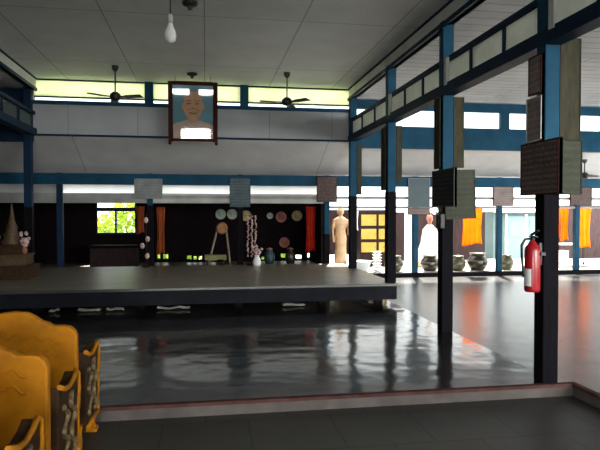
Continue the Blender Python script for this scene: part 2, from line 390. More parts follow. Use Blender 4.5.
# veranda and yard on the right
b = B(); box(b, 2.62, 13, YF + .02, 15.6, -.5, .08); struct('floor_veranda', b, 'concrete')
b = B(); box(b, -40, 50, 14.6, 60, -.62, -.5); box(b, -40, 50, -30, YB - .1, -.62, -.5); struct('ground', b, 'earth')
for n, (x0, x1, zt) in enumerate(((5.02, 5.43, 1.42), (5.66, 7.80, 1.42), (9.85, 12.4, 1.62))):
    b = B(); box(b, x0, x1, 15.40, 15.48, .08, zt)
    struct('wall_yard_%d' % (n + 1), b, 'brown')

b = B(); box(b, 3.0, 4.64, 14.50, 14.56, .34, 1.48); box(b, 3.02, 3.08, 14.5, 14.56, .08, .34); box(b, 4.56, 4.62, 14.5, 14.56, .08, .34); struct('wall_yard_4', b, 'brown')
# low pale building across the yard
o = bpy.data.objects.new('wall_outbuilding', None); COL.objects.link(o); o['kind'] = 'structure'; o.location = (12.8, 22, -.5)
b = B(); box(b, -1.3, 2.2, 0, 2, 0, 1.95); link('outbuilding_wall', b, 'blue_grey', o)
b = B(); prism(b, [(-.7, 1.92), (2.2, 2.35), (2.2, 2.42), (-.7, 1.99)], 'x', -1.6, 2.5); link('outbuilding_roof', b, 'pale_trim', o)
for x in (-.75, .15):
    b = B(); box(b, x, x + .8, -.05, 0, .0, 1.78); box(b, x + .1, x + .7, -.07, -.05, .95, 1.65); d = link('outbuilding_door', b, 'pale_blue', o, bevel=.01)
    b = B(); box(b, x - .05, x, -.08, 0, 0, 1.85); box(b, x + .8, x + .85, -.08, 0, 0, 1.85); link('door_frame', b, 'pale_trim', o)

# foliage outside the annex window
def bush(loc, rx, rz, n, label):
    o = thing('garden_bush', label, 'bush', loc, group='bushes behind the annex')
    b = B()
    for i in range(n):
        th, ph = random.uniform(0, 2 * PI), math.acos(random.uniform(-1, 1)); q = random.uniform(.55, 1)
        p = Vector((rx * q * math.sin(ph) * math.cos(th), rx * q * math.sin(ph) * math.sin(th), rz + .15 + rz * q * math.cos(ph)))
        a = Vector((random.uniform(-1, 1), random.uniform(-1, 1), random.uniform(-1, 1))).normalized() * .12
        c = a.cross(Vector((random.uniform(-1, 1), random.uniform(-1, 1), random.uniform(-1, 1)))).normalized() * .05
        b.faces.new([b.verts.new(p - a), b.verts.new(p + c), b.verts.new(p + a), b.verts.new(p - c)])
    link('foliage', b, 'leaf', o)
    b = B()
    for k in range(5): tube(b, [(0, 0, 0), (.1 * math.cos(k * 1.3), .1 * math.sin(k * 1.3), .5), (.4 * math.cos(k * 1.3), .4 * math.sin(k * 1.3), rz * 1.3)], [.04, .03, .01], 6)
    link('stem', b, 'bark', o)
bush((-3.1, 16.2, -.5), .95, .95, 900, 'yellow-green bush showing in the left half of the annex window')
bush((-2.1, 18.4, -.5), .85, 1.25, 900, 'taller yellow-green bush showing in the right half of the annex window')
bush((1.6, 16.6, -.5), 1.1, .55, 700, 'low bush behind the small wall slots')
bush((-.9, 16.4, -.5), .85, .5, 600, 'low bush behind the wall slots under the orange cloth')

# ------------------------------------------------------------------ stage
st = thing('stage_platform', 'low dark wooden stage filling the far end of the hall', 'stage', (0, 8.4, 0))
b = B(); box(b, AL + .02, 2.87, 0, 3.55, .30, .34); link('deck', b, 'stage_top', st, bevel=.006)
b = B(); box(b, AL + .02, 2.85, .02, .06, .10, .30); box(b, 2.81, 2.85, .06, 3.55, .10, .30); link('fascia', b, 'stage_side', st)
for x in (-5.5, -3.9, -2.4, -.95, .5, 1.8, 2.72):
    b = B(); box(b, x - .06, x + .06, .50, .62, 0, .30); link('foot', b, 'stage_side', st)
for i, (x, w, a) in enumerate(((-2.1, .14, .2), (-1.62, .30, -.1), (-1.27, .24, .15), (-.45, .46, -.05), (1.30, .34, .1))):
    b = B(); n = 7
    top = [(w * (k / (n - 1) - .5), random.uniform(.02, .055)) for k in range(n)]
    for k in range(n - 1):
        for s in (0, 1):
            y0, y1 = s * .09 - .09, s * .09
            z = lambda q, t: q[1] * (1 - abs(t) * 4) + .004
            b.faces.new([b.verts.new(p) for p in ((top[k][0], y0, z(top[k], y0)), (top[k + 1][0], y0, z(top[k + 1], y0)), (top[k + 1][0], y1, z(top[k + 1], y1)), (top[k][0], y1, z(top[k], y1)))])
    bmesh.ops.remove_doubles(b, verts=b.verts, dist=.001)
    o = link('paper_scrap', b, 'paper', loc=(x, 8.64, 0), rot=(0, 0, a)); o.modifiers.new('thick', 'SOLIDIFY').thickness = .004
    tag(o, ['smallest pale paper scrap under the stage edge', 'crumpled pale paper under the stage edge, second from the left', 'pale paper under the stage edge below the garden window', 'longest pale paper strip under the stage edge', 'pale paper under the stage edge below the straw disc'][i], 'paper', 'papers under the stage edge')

# ------------------------------------------------------------------ gilded chairs
def make_chair(loc, label):
    o = thing('gilded_chair', label, 'chair', loc, group='gilded chairs in a file')
    W = .36
    prof = [(-W, .10), (-W, .755), (-W + .015, .79), (-W + .045, .812), (-W + .08, .818), (-W + .145, .82), (-W + .165, .838), (-W + .20, .848), (-W + .24, .878), (-W + .285, .902), (0, .91)]
    out = prof + [(-x, z) for x, z in reversed(prof[:-1])]
    b = B(); prism(b, [(x, z) for x, z in out if z > .1] + [(W, .10), (-W, .10)], 'y', -.03, .03); back = link('backrest', b, 'gold', o, bevel=.012)
    for zz in (.72, .64):
        b = B(); tube(b, [(-.27 + .54 * t / 48, -.031 - .003 * math.cos(t * PI / 4), zz + .014 * math.sin(t * PI / 4) + .04 * (1 - ((t - 24) / 24) ** 2)) for t in range(49)], .006, 6)
        link('carved_scallop', b, 'gold', back)
    b = B(); box(b, -W + .02, W - .02, .03, .40, .30, .40); link('seat', b, 'gold', o, bevel=.015)
    for s in (-1, 1):
        xo = s * (W + .005)
        arm = [(.03, .14), (.40, .14), (.44, .18), (.425, .30), (.45, .42), (.47, .52), (.45, .60), (.40, .625), (.34, .60), (.24, .585), (.14, .60), (.03, .64)]
        b = B(); prism(b, arm, 'x', xo - .03, xo + .03); a = link('arm', b, 'inlay', o, bevel=.008)
        b = B()
        e = xo + s * .034
        path = arm[1:] 
        tube(b, [(e, y, z) for y, z in path], .014, 6); tube(b, [(e, .05, .155), (e, .40, .155)], .018, 6)
        link('gilt_edge', b, 'gold', a)
        b = B()
        tube(b, [(e, .30 + .055 * math.sin(t * .42), .20 + t * .0115) for t in range(31)], [.010 + .012 * abs(math.sin(t * .42)) for t in range(31)], 6)
        tube(b, [(e, .15 - .045 * math.sin(t * .5), .21 + t * .011) for t in range(29)], [.008 + .010 * abs(math.sin(t * .5)) for t in range(29)], 6)
        link('scroll_inlay', b, 'mother', a)
    for x in (-W + .01, W - .01):
        b = B(); tube(b, [(x, .40, .18), (x, .415, .12), (x, .43, .06), (x, .46, .03), (x, .47, 0.014)], [.034, .03, .028, .032, .03], 10); box(b, x - .04, x + .04, .42, .50, 0, .022); link('leg', b, 'gold', o)
        b = B(); tube(b, [(x, .0, .20), (x, -.005, .1), (x, -.02, .015)], [.036, .034, .032], 10); box(b, x - .04, x + .04, -.06, .03, 0, .022); link('leg', b, 'gold', o)
    return o
make_chair((-1.13, 3.72, -.10), 'gilded chair with a carved crest, farthest of the file towards the step')
make_chair((-1.11, 2.98, -.10), 'gilded chair seen from behind, between the farthest chair and the nearest one')
make_chair((-1.11, 2.22, -.10), 'nearest gilded chair, only its dark scrolled arm in view')

# ------------------------------------------------------------------ boards on the columns
def board(name, label, x0, x1, y0, y1, z0, z1, m, group=None, cat='board', rot=(0, 0, 0), edge='frame_wood', nails=True):
    cx, cy = (x0 + x1) / 2, (y0 + y1) / 2
    o = thing(name, label, cat, (cx, cy, z0), group=group); o.rotation_euler = rot
    b = B(); box(b, x0 - cx, x1 - cx, y0 - cy, y1 - cy, 0, z1 - z0); link('panel', b, m, o)
    b = B(); e = .010; t = .006
    if abs(x1 - x0) < abs(y1 - y0):
        for q in ((y0, y0 + e, z0, z1), (y1 - e, y1, z0, z1), (y0, y1, z0, z0 + e), (y0, y1, z1 - e, z1)):
            box(b, x0 - cx - t, x1 - cx, q[0] - cy, q[1] - cy, q[2] - z0, q[3] - z0)
    else:
        for q in ((x0, x0 + e, z0, z1), (x1 - e, x1, z0, z1), (x0, x1, z0, z0 + e), (x0, x1, z1 - e, z1)):
            box(b, q[0] - cx, q[1] - cx, y0 - cy - t, y1 - cy, q[2] - z0, q[3] - z0)
    link('rim', b, edge, o)
    return o
G = 'lettered boards on the right colonnade'
board('hanging_board', 'large dark brown board of close lettering on the extinguisher column', 2.694, 2.724, 4.12, 4.67, 1.55, 1.985, 'txt_brown', G)
board('hanging_board', 'olive board flat beside the large dark brown lettered board', 2.80, 3.03, 4.325, 4.36, 1.55, 1.99, 'txt_green', G, edge='strip')
board('hanging_board', 'grey brown topmost board on the side of the extinguisher column', 2.70, 2.724, 4.375, 4.57, 2.38, 2.70, 'txt_greybrown', G)
board('hanging_board', 'pale middle board below the topmost one on the extinguisher column', 2.70, 2.724, 4.375, 4.60, 1.995, 2.36, 'txt_greybrown', G, edge='pale_trim')
board('hanging_board', 'tall olive board at the upper right of the extinguisher column', 2.862, 3.05, 4.38, 4.41, 2.00, 2.83, 'strip', G, edge='strip')
board('hanging_board', 'charcoal lettered board facing the nave on the second column', 2.694, 2.724, 6.03, 6.66, 1.47, 1.90, 'txt_dark', G, edge='black')
board('hanging_board', 'big dull green board hung slightly askew on the second column', 2.745, 3.12, 6.385, 6.42, 1.33, 1.90, 'txt_green', G, rot=(0, math.radians(-2), 0), edge='strip')
board('hanging_board', 'narrow olive strip at the upper left of the second column', 2.70, 2.724, 6.44, 6.62, 1.92, 2.75, 'strip', G, edge='strip')
board('hanging_board', 'narrow olive strip at the upper right of the second column', 2.862, 2.99, 6.44, 6.47, 1.93, 2.75, 'strip', G, edge='strip')
board('hanging_board', 'olive strip on the left of the stage corner column', 2.70, 2.724, 8.50, 8.74, 1.75, 2.70, 'strip', G, edge='strip')
board('hanging_board', 'olive strip on the right of the stage corner column', 2.862, 2.95, 8.50, 8.53, 1.85, 2.72, 'strip', G, edge='strip')
board('hanging_board', 'olive strip on the right of the back stage column', 2.862, 2.95, 10.80, 10.83, 1.75, 2.70, 'strip', G, edge='strip')
G = 'signs on the far columns'
YS0, YS1 = 12.08, 12.11
board('hanging_sign', 'pale grey wide sign hanging above the orange cloth', -1.40, -.85, YS0, YS1, 1.69, 2.09, 'txt_pale', G, 'sign', edge='transom_grey')
board('hanging_sign', 'slate sign hanging above the flower stand', .50, .93, YS0, YS1, 1.52, 2.13, 'txt_slate', G, 'sign', edge='navy')
board('hanging_sign', 'dark brown sign hanging above the tan statue, left of the stage columns', 2.33, 2.76, YS0, YS1, 1.63, 2.17, 'txt_brown', G, 'sign')
board('hanging_sign', 'slate blue sign with a pale lower edge, above the white robed statue', 4.34, 4.83, YS0, YS1, 1.52, 2.15, 'sign_teal', G, 'sign', edge='transom_grey')
board('hanging_sign', 'beige strip sign just under the slate blue sign', 4.34, 4.83, YS0, YS1, 1.36, 1.51, 'txt_greybrown', G, 'sign')
board('hanging_sign', 'grey brown lettered sign above the pale blue doors', 6.31, 6.79, YS0, YS1, 1.55, 1.99, 'txt_greybrown', G, 'sign')
board('hanging_sign', 'dark sign between the two bunches of orange robes', 8.18, 8.72, YS0, YS1, 1.57, 1.99, 'txt_brown', G, 'sign')

# switch box and lit bulb at the second column
o = thing('switch_box', 'small dark switch box under the charcoal lettered board', 'box', (2.70, 6.42, 1.22))
b = B(); box(b, -.03, .025, -.07, .07, 0, .17); link('housing', b, 'black', o, bevel=.008)
b = B(); box(b, -.038, -.03, -.02, .02, .06, .11); link('switch', b, 'metal', o)
o = thing('lamp_bulb', 'lit white bulb beside the charcoal board on the second column', 'bulb', (2.70, 6.60, 1.425))
b = B(); ball(b, (0, 0, 0), .038); link('globe', b, 'lit', o)
b = B(); tube(b, [(0, -.03, -.015), (.004, -.07, -.03), (.006, -.108, -.045)], .012, 8); link('socket', b, 'black', o)

# ------------------------------------------------------------------ fire extinguisher
o = thing('fire_extinguisher', 'red fire extinguisher hung on the column by the step', 'fire extinguisher', (2.645, 4.40, .755))
b = B(); lathe(b, [(.0005, 0), (.055, .0), (.062, .012), (.063, .03), (.063, .33), (.055, .37), (.03, .40), (.02, .42), (.0005, .42)], 24); link('cylinder_body', b, 'red', o)
b = B(); A0, A1 = math.radians(165), math.radians(232)
rings(b, [[(q * math.cos(A0 + (A1 - A0) * k / 8), q * math.sin(A0 + (A1 - A0) * k / 8), z) for k in range(9)] + [(.06 * math.cos(A0 + (A1 - A0) * k / 8), .06 * math.sin(A0 + (A1 - A0) * k / 8), z) for k in range(8, -1, -1)] for q, z in ((.0645, .05), (.0645, .19))], smooth=False); link('paper_label', b, 'white_gloss', o)
b = B(); lathe(b, [(.018, .41), (.02, .43), (.016, .455), (.0005, .456)], 14)
box(b, -.011, .011, -.06, .04, .448, .458); prism(b, [(-.09, .50), (-.085, .51), (.02, .472), (.02, .458)], 'x', -.01, .01); link('valve_handle', b, 'black', o)
b = B(); tube(b, [(0, .015, .435), (-.035, .045, .43), (-.068, .05, .38), (-.073, .035, .28), (-.072, .02, .18), (-.071, .015, .12)], .011, 8); link('hose', b, 'black', o)
b = B(); box(b, .05, .078, -.02, .02, .22, .40); box(b, .04, .078, -.065, .065, .30, .325); link('bracket', b, 'metal', o)

# ------------------------------------------------------------------ portrait
o = thing('framed_portrait', 'framed portrait leaning out from the white end wall', 'picture', (-.20, 10.42, 2.66)); o.rotation_euler = (math.radians(5.5), 0, 0)
W, H = .40, 1.0
b = B(); box(b, -W, W, .012, .022, .02, H); link('backing_board', b, 'frame_wood', o)
b = B()
def pol(pts, mi, d): b.faces.new([b.verts.new((u, d, v)) for u, v in pts]).material_index = mi
def ell(cx, cz, rx, rz, mi, d, n=28): pol([(cx + rx * math.cos(2 * PI * i / n), cz + rz * math.sin(2 * PI * i / n)) for i in range(n)], mi, d)
pol([(-W, .03), (W, .03), (W, H), (-W, H)], 0, .010)
pol([(-W, .03), (W, .03), (W, .20), (.30, .30), (.12, .36), (-.12, .36), (-.30, .31), (-W, .22)], 3, .008)
pol([(-.085, .33), (.085, .33), (.09, .46), (-.09, .46)], 1, .0075)
ell(0, .60, .165, .235, 1, .007)
ell(-.168, .60, .028, .06, 1, .0072); ell(.168, .60, .028, .06, 1, .0072)
pol([(-.16, .68), (-.15, .78), (-.09, .845), (0, .855), (.09, .845), (.15, .78), (.16, .68), (.12, .765), (0, .785), (-.12, .765)], 1, .0068)
for s in (-1, 1):
    ell(s * .072, .645, .040, .013, 2, .006); pol([(s * .025, .685), (s * .12, .685), (s * .11, .702), (s * .035, .70)], 2, .006)
    pol([(s * .035, .55), (s * .10, .52), (s * .105, .53), (s * .04, .562)], 2, .0062)
pol([(-.03, .555), (.03, .555), (.014, .575), (-.014, .575)], 2, .006); pol([(-.07, .50), (0, .488), (.07, .50), (.06, .476), (0, .462), (-.06, .476)], 2, .006)
link('portrait_print', b, ['teal_print', 'skin_print', 'skin_shade', 'robe_print', 'print_white'], o)
b = B(); box(b, -W, W, -.004, .0, .02, H); link('glass', b, 'glass', o)
for s in (-1, 1):
    b = B(); box(b, s * .345, s * .425, -.02, .03, -.015, H + .02); link('side_bar', b, 'frame_wood', o, bevel=.006)
    b = B(); ball(b, (s * .40, .0, -.04), .03); link('finial', b, 'frame_wood', o)
for z0, z1 in ((-.005, .045), (H - .04, H + .025)):
    b = B(); box(b, -.345, .345, -.018, .03, z0, z1); link('cross_bar', b, 'frame_wood', o, bevel=.006)
for s in (-1, 1):
    b = B(); tube(b, [(s * .3, .01, H + .02), (s * .3, .02, 1.125)], .004, 6); link('hanging_wire', b, 'metal', o)

# ------------------------------------------------------------------ ceiling fans and lamps
def fan(x, y, ztop, drop, ang, label, R=.46):
    o = thing('ceiling_fan', label, 'fan', (x, y, ztop), group='ceiling fans')
    b = B(); lathe(b, [(.0005, 0), (.055, 0), (.05, -.05), (.02, -.09), (.0005, -.09)], 16); link('canopy', b, 'metal', o)
    b = B(); tube(b, [(0, 0, -.05), (0, 0, -drop)], .012, 8); link('rod', b, 'metal', o)
    b = B(); lathe(b, [(.0005, -drop + .05), (.04, -drop + .04), (.085, -drop), (.09, -drop - .05), (.06, -drop - .09), (.0005, -drop - .1)], 20); link('motor', b, 'black', o)
    for k in range(3):
        a = ang + k * 2 * PI / 3
        b = B()
        rings(b, [[(r * math.cos(a) - w * math.sin(a), r * math.sin(a) + w * math.cos(a), -drop - .05 + t * s) for w, t, s in ((-wd, 0, .015), (wd, 0, -.015), (wd, -.006, 1), (-wd, .022, 1))] for r, wd in ((.07, .02), (.16, .025), (.2, .06), (R, .07))], smooth=False)
        link('blade', b, 'metal', o)
    return o
fan(-1.43, 9.85, CZ, .46, -.35, 'ceiling fan in front of the left clerestory panes')
fan(1.38, 9.85, CZ, .46, 1.25, 'ceiling fan in front of the right clerestory panes')
fan(8.05, 11.4, 2.55, .32, .4, 'ceiling fan under the sloping ceiling of the right aisle', .4)

o = thing('pendant_bulb', 'white bulb hanging on a long cord above the hall', 'lamp', (-.28, 5.0, CZ))
b = B(); lathe(b, [(.0005, 0), (.04, 0), (.035, -.03), (.0005, -.035)], 14); link('ceiling_rose', b, 'black', o)
b = B(); tube(b, [(0, 0, -.03), (0, 0, -0.74)], .005, 6); link('cord', b, 'black', o)
b = B(); lathe(b, [(.0005, -0.725), (.018, -0.73), (.022, -0.76), (.022, -0.795), (.0005, -0.8)], 14); link('bulb_holder', b, 'pale_trim', o)
b = B(); lathe(b, [(.0005, -0.795), (.018, -0.8), (.022, -0.82), (.044, -0.87), (.05, -0.905), (.042, -0.94), (.02, -0.96), (.0005, -0.963)], 20); link('glass_globe', b, 'white_gloss', o)
for (x, y, l) in ((-.16, 6.75, 'dark round ceiling fitting near the hanging bulb'), (-.21, 10.15, 'small dark ceiling fitting above the framed portrait')):
    o = thing('ceiling_fitting', l, 'light fitting', (x, y, CZ), group='ceiling fittings')
    b = B(); lathe(b, [(.0005, 0), (.09, 0), (.085, -.03), (.05, -.045), (.0005, -.045)], 20); link('mounting_plate', b, 'black', o)
    b = B(); lathe(b, [(.0005, -.04), (.03, -.045), (.025, -.085), (.0005, -.09)], 14); link('socket', b, 'metal', o)

# ------------------------------------------------------------------ altar in the shadowed corner
o = thing('offering_altar', 'dim tiered altar with a gilded spire in the dark left corner', 'altar', (-3.1, 10.1, .34))
for i, (w, z0, z1) in enumerate(((.34, 0, .22), (.27, .22, .40), (.20, .40, .54))):
    b = B(); box(b, -w, w, -w * .8, w * .8, z0, z1 - .03); box(b, -w - .02, w + .02, -w * .8 - .02, w * .8 + .02, z1 - .03, z1); link('tier', b, ['inlay', 'gold_dull', 'inlay'][i], o, bevel=.006)
b = B(); lathe(b, [(.0005, .54), (.15, .54), (.16, .58), (.11, .66), (.13, .70), (.08, .78), (.09, .82), (.05, .92), (.03, 1.05), (.02, 1.15), (.0005, 1.24)], 16); link('spire', b, 'gold_dull', o)
for s in (-1, 1):
    b = B(); lathe(b, [(.0005, .40), (.03, .40), (.045, .46), (.025, .53), (.035, .56), (.0005, .56)], 14, (s * .225, -.12, 0)); v = link('vase', b, 'disc_red', o)
    b = B(); tube(b, [(s * .225, -.12, .52), (s * .225, -.12, .66)], .05, 8)
    for k in range(9): ball(b, (s * .225 + random.uniform(-.07, .07), -.12 + random.uniform(-.06, .06), .62 + random.uniform(-.04, .12)), .03, 8, 5)
    link('flower_bunch', b, 'pink', v)

# ------------------------------------------------------------------ round pots along the veranda edge
def pot(x, y, r, h, m, label):
    o = thing('round_pot', label, 'pot', (x, y, .08), group='round pots on the veranda edge')
    b = B(); lathe(b, [(.0005, 0), (r * .55, 0), (r * .85, h * .16), (r, h * .42), (r * .95, h * .62), (r * .72, h * .82), (r * .62, h * .88)], 28); body = link('pot_body', b, m, o)
    b = B(); lathe(b, [(r * .60, h * .86), (r * .74, h * .93), (r * .76, h), (r * .66, h), (r * .55, h * .88)], 28); link('rim', b, 'rim', o)
    b = B(); lathe(b, [(r * .96, h * .60), (r * .985, h * .58), (r * .985, h * .54), (r * .99, h * .52)], 28); link('glaze_band', b, 'rim', body)
    return o
for a in ((4.20, 12.62, .215, .36, 'pot_green', 'olive pot between the stage corner and the blue far column'), (5.05, 12.62, .21, .36, 'pot', 'dark pot below the white robed statue'),
          (5.72, 12.62, .19, .34, 'pot_green', 'olive pot just right of the column with two dark boards'), (6.20, 12.60, .235, .40, 'pot', 'largest dark wide mouthed pot below the single orange robe'),
          (6.93, 12.62, .165, .35, 'pot_green', 'smaller olive pot before the pale blue doors')): pot(*a)
o = thing('stacked_bowls', 'stack of white bowls behind the stage corner column', 'bowls', (3.80, 12.60, .08))
for k in range(7):
    b = B(); z = k * .066; lathe(b, [(.0005, z), (.05, z), (.06, z + .012), (.105, z + .052), (.11, z + .062), (.1, z + .062), (.055, z + .03), (.0005, z + .028)], 20); link('bowl', b, 'white_gloss', o)
o = thing('white_basin', 'low white basin on the veranda beside the tan statue', 'basin', (3.42, 12.62, .08))
b = B(); lathe(b, [(.0005, 0), (.16, 0), (.20, .10), (.24, .22), (.25, .24), (.235, .24), (.19, .11), (.15, .02), (.0005, .02)], 28); link('basin_body', b, 'white_gloss', o)
b = B(); lathe(b, [(.236, .23), (.262, .235), (.262, .25), (.24, .25)], 28); link('rolled_rim', b, 'white_gloss', o)

# ------------------------------------------------------------------ statues
def figure(name, label, loc, secs, head, arms, m, hm, ped, rz=0):
    o = thing(name, label, 'statue', loc, rz)
    b = B(); n = 20
    rings(b, [[(cx + rx * math.cos(2 * PI * i / n) * (1 + .05 * math.sin(7 * 2 * PI * i / n) * fold), ry * math.sin(2 * PI * i / n), z) for i in range(n)] for z, rx, ry, cx, fold in secs])
    for pts, rr in arms: tube(b, pts, rr, 10)
    body = link('body', b, m, o); body.modifiers.new('merge', 'REMESH').voxel_size = .012
    body.modifiers['merge'].use_smooth_shade = True
    hx, hz, hr = head
    b = B(); ball(b, (hx, 0, hz), hr, 18, 12, s=(.82, .95, 1.12)); tube(b, [(hx, 0, hz - hr * 1.7), (hx, 0, hz - hr * .8)], hr * .5, 10)
    tube(b, [(hx, -hr * .85, hz + .2 * hr), (hx, -hr * 1.12, hz - .15 * hr), (hx, -hr * .86, hz - .2 * hr)], [hr * .09, hr * .16, hr * .1], 6)
    for s in (-1, 1): ball(b, (hx + s * hr * .84, 0, hz - hr * .05), hr * .3, 8, 6, s=(.35, .6, 1.2)); ball(b, (hx + s * hr * .33, -hr * .82, hz + hr * .1), hr * .14, 8, 6, s=(1.2, .6, .6))
    tube(b, [(hx - hr * .25, -hr * .84, hz - hr * .45), (hx, -hr * .92, hz - hr * .48), (hx + hr * .25, -hr * .84, hz - hr * .45)], hr * .07, 6)
    h = link('head', b, hm, o)
    b = B(); ball(b, (hx, hr * .1, hz + hr * .45), hr * .92, 14, 8, s=(.9, .95, .85)); ball(b, (hx, hr * .1, hz + hr * 1.3), hr * .38, 10, 6); link('hair_knot', b, hm, h)
    b = B(); lathe(b, ped, 24); link('pedestal', b, 'disc_yellow', o)
    return o
figure('standing_statue', 'tan gilded standing statue between the far column and the stage', (3.02, 12.85, .08),
       [(.14, .15, .11, 0, 1), (.30, .14, .10, 0, 1), (.55, .125, .09, .01, 1), (.75, .13, .095, .01, .6), (.92, .11, .08, 0, .3), (1.08, .145, .09, 0, .2), (1.18, .15, .08, 0, 0), (1.24, .06, .05, 0, 0)], (0, 1.345, .085),
       [([(.13, 0, 1.17), (.19, -.02, .98), (.17, -.10, .84), (.20, -.2, .90)], [.045, .04, .034, .026]), ([(-.13, 0, 1.17), (-.18, 0, .98), (-.17, -.02, .78), (-.165, -.03, .66)], [.045, .04, .03, .028])],
       'tan', 'tan', [(.0005, 0), (.2, 0), (.2, .04), (.15, .07), (.17, .12), (.17, .15), (.0005, .15)])
figure('robed_statue', 'white robed statue with a reddish face behind the round pots', (5.44, 13.6, .14),
       [(.05, .36, .26, 0, 1), (.20, .35, .25, 0, 1), (.36, .28, .2, 0, 1), (.55, .22, .16, 0, .8), (.75, .185, .13, 0, .5), (.88, .15, .11, 0, .2), (.97, .07, .06, 0, 0)], (0, 1.12, .09),
       [([(.13, 0, .86), (.20, -.06, .62), (.10, -.17, .50), (.0, -.2, .48)], [.05, .05, .04, .035]), ([(-.13, 0, .86), (-.20, -.06, .62), (-.10, -.17, .50), (.0, -.2, .47)], [.05, .05, .04, .035])],
       'white_cloth', 'skin_red', [(.0005, -.06), (.40, -.06), (.40, .03), (.37, .06), (.0005, .06)])

# ------------------------------------------------------------------ robes and cloths
def cloth(name, label, cat, x0, x1, y, z0, z1, m, folds, amp=.03, group=None, hem=.03):
    w = x1 - x0; o = None
    b = B(); nx, nz = folds * 8, 14
    grid = []
    for j in range(nz + 1):
        t = j / nz; row = []
        for i in range(nx + 1):
            s = i / nx
            a = amp * (.35 + .65 * t)
            xx = w * (s - .5) * (1 - .08 * math.sin(PI * t)) + .01 * math.sin(9 * s + 3 * t)
            yy = a * math.sin(2 * PI * folds * s + .8 * math.sin(3 * t)) + .3 * a * math.sin(2 * PI * folds * 2.3 * s + 1)
            zz = (z1 - z0) * (1 - t) - (hem * math.sin(5 * s + 1) * t)
            row.append(b.verts.new((xx, yy, zz + hem * 1.0)))
        grid.append(row)
    for j in range(nz):
        for i in range(nx):
            f = b.faces.new((grid[j][i], grid[j][i + 1], grid[j + 1][i + 1], grid[j + 1][i])); f.smooth = True
    o = link(name, b, m, loc=((x0 + x1) / 2, y, z0 - hem)); o.modifiers.new('thick', 'SOLIDIFY').thickness = .006
    return tag(o, label, cat, group)
b = B(); tube(b, [(2.62 + (10.25 - 2.62) * i / 20, 12.40, 1.535 - .02 * math.sin(PI * i / 20)) for i in range(21)], .006, 6)
tag(link('clothes_line', b, 'black'), 'line strung behind the far columns for the orange robes', 'line')
g = 'saffron robes on the line'
cloth('hanging_robe', 'single orange robe hanging above the largest dark pot', 'robe', 5.74, 6.23, 12.415, .68, 1.52, 'orange', 4, group=g)
cloth('hanging_robe', 'narrow orange robe nearest the extinguisher column', 'robe', 8.04, 8.17, 12.415, .80, 1.52, 'orange', 2, group=g)
cloth('hanging_robe', 'wider orange robe just left of the light blue far column', 'robe', 8.185, 8.365, 12.415, .77, 1.52, 'orange', 3, group=g)
cloth('hanging_robe', 'long orange robe right of the light blue far column', 'robe', 8.50, 8.95, 12.415, .58, 1.52, 'orange', 3, group=g)
cloth('red_curtain', 'red cloth hanging at the right edge of the dark annex', 'curtain', 2.32, 2.56, 13.4, .50, 1.55, 'red_cloth', 3)
cloth('rust_curtain', 'rust orange cloth hanging under the pale grey sign', 'curtain', -1.04, -.86, 13.0, .52, 1.53, 'orange_dark', 2)
cloth('hanging_cloth', 'short dull orange cloth hanging left of the rust cloth', 'curtain', -1.50, -1.32, 13.3, .95, 1.55, 'orange_dark', 2)
cloth('hanging_cloth', 'white cloth hanging beside the yellow cabinet', 'cloth', 3.28, 3.46, 12.95, .99, 1.45, 'white_cloth', 2)
b = B(); tube(b, [(2.66, 12.95, 1.45), (4.3, 12.95, 1.45)], .008, 6); tag(link('clothes_line', b, 'black'), 'short rod holding the white cloth by the yellow cabinet', 'rod')

# yellow cabinet
o = thing('yellow_cabinet', 'cabinet with yellow panels in dark frames behind the stage corner', 'cabinet', (4.05, 13.8, .08))
b = B(); box(b, -.32, .32, 0, .35, 0, 1.36); link('carcass', b, 'brown', o)
for x0, x1 in ((-.29, .09), (.15, .30)):
    for z0, z1 in ((.36, .60), (.68, .93), (1.01, 1.28)):
        b = B(); box(b, x0, x1, -.02, 0, z0, z1); p = link('door', b, 'yellow', o, bevel=.006)
        b = B(); ball(b, (x1 - .03, -.03, (z0 + z1) / 2), .012, 8, 6); link('knob', b, 'metal', p)

# furniture right of the extinguisher column
o = thing('low_bench', 'low white bench beneath the orange robes', 'bench', (9.05, 13.0, .08))
b = B(); box(b, -.65, .75, -.2, .2, .13, .18); link('bench_top', b, 'white_gloss', o, bevel=.008)
for x in (-.6, .68):
    for y in (-.15, .13):
        b = B(); box(b, x, x + .05, y, y + .05, 0, .13); link('leg', b, 'white_gloss', o)
o = thing('white_box', 'small white box on the low bench beneath the robes', 'box', (8.60, 13.0, .26))
b = B(); box(b, -.11, .11, -.1, .1, 0, .20); link('carton', b, 'white_gloss', o, bevel=.006)
b = B(); box(b, -.115, .115, -.105, .105, .20, .225); link('lid', b, 'white_gloss', o, bevel=.004)
o = thing('side_table', 'dark side table behind the long orange robe', 'table', (9.2, 13.7, .08))
b = B(); box(b, -.4, .4, -.22, .22, .50, .54); link('tabletop', b, 'wood', o, bevel=.006)
for x in (-.37, .33):
    for y in (-.19, .15):
        b = B(); box(b, x, x + .04, y, y + .04, 0, .50); link('leg', b, 'brown', o)

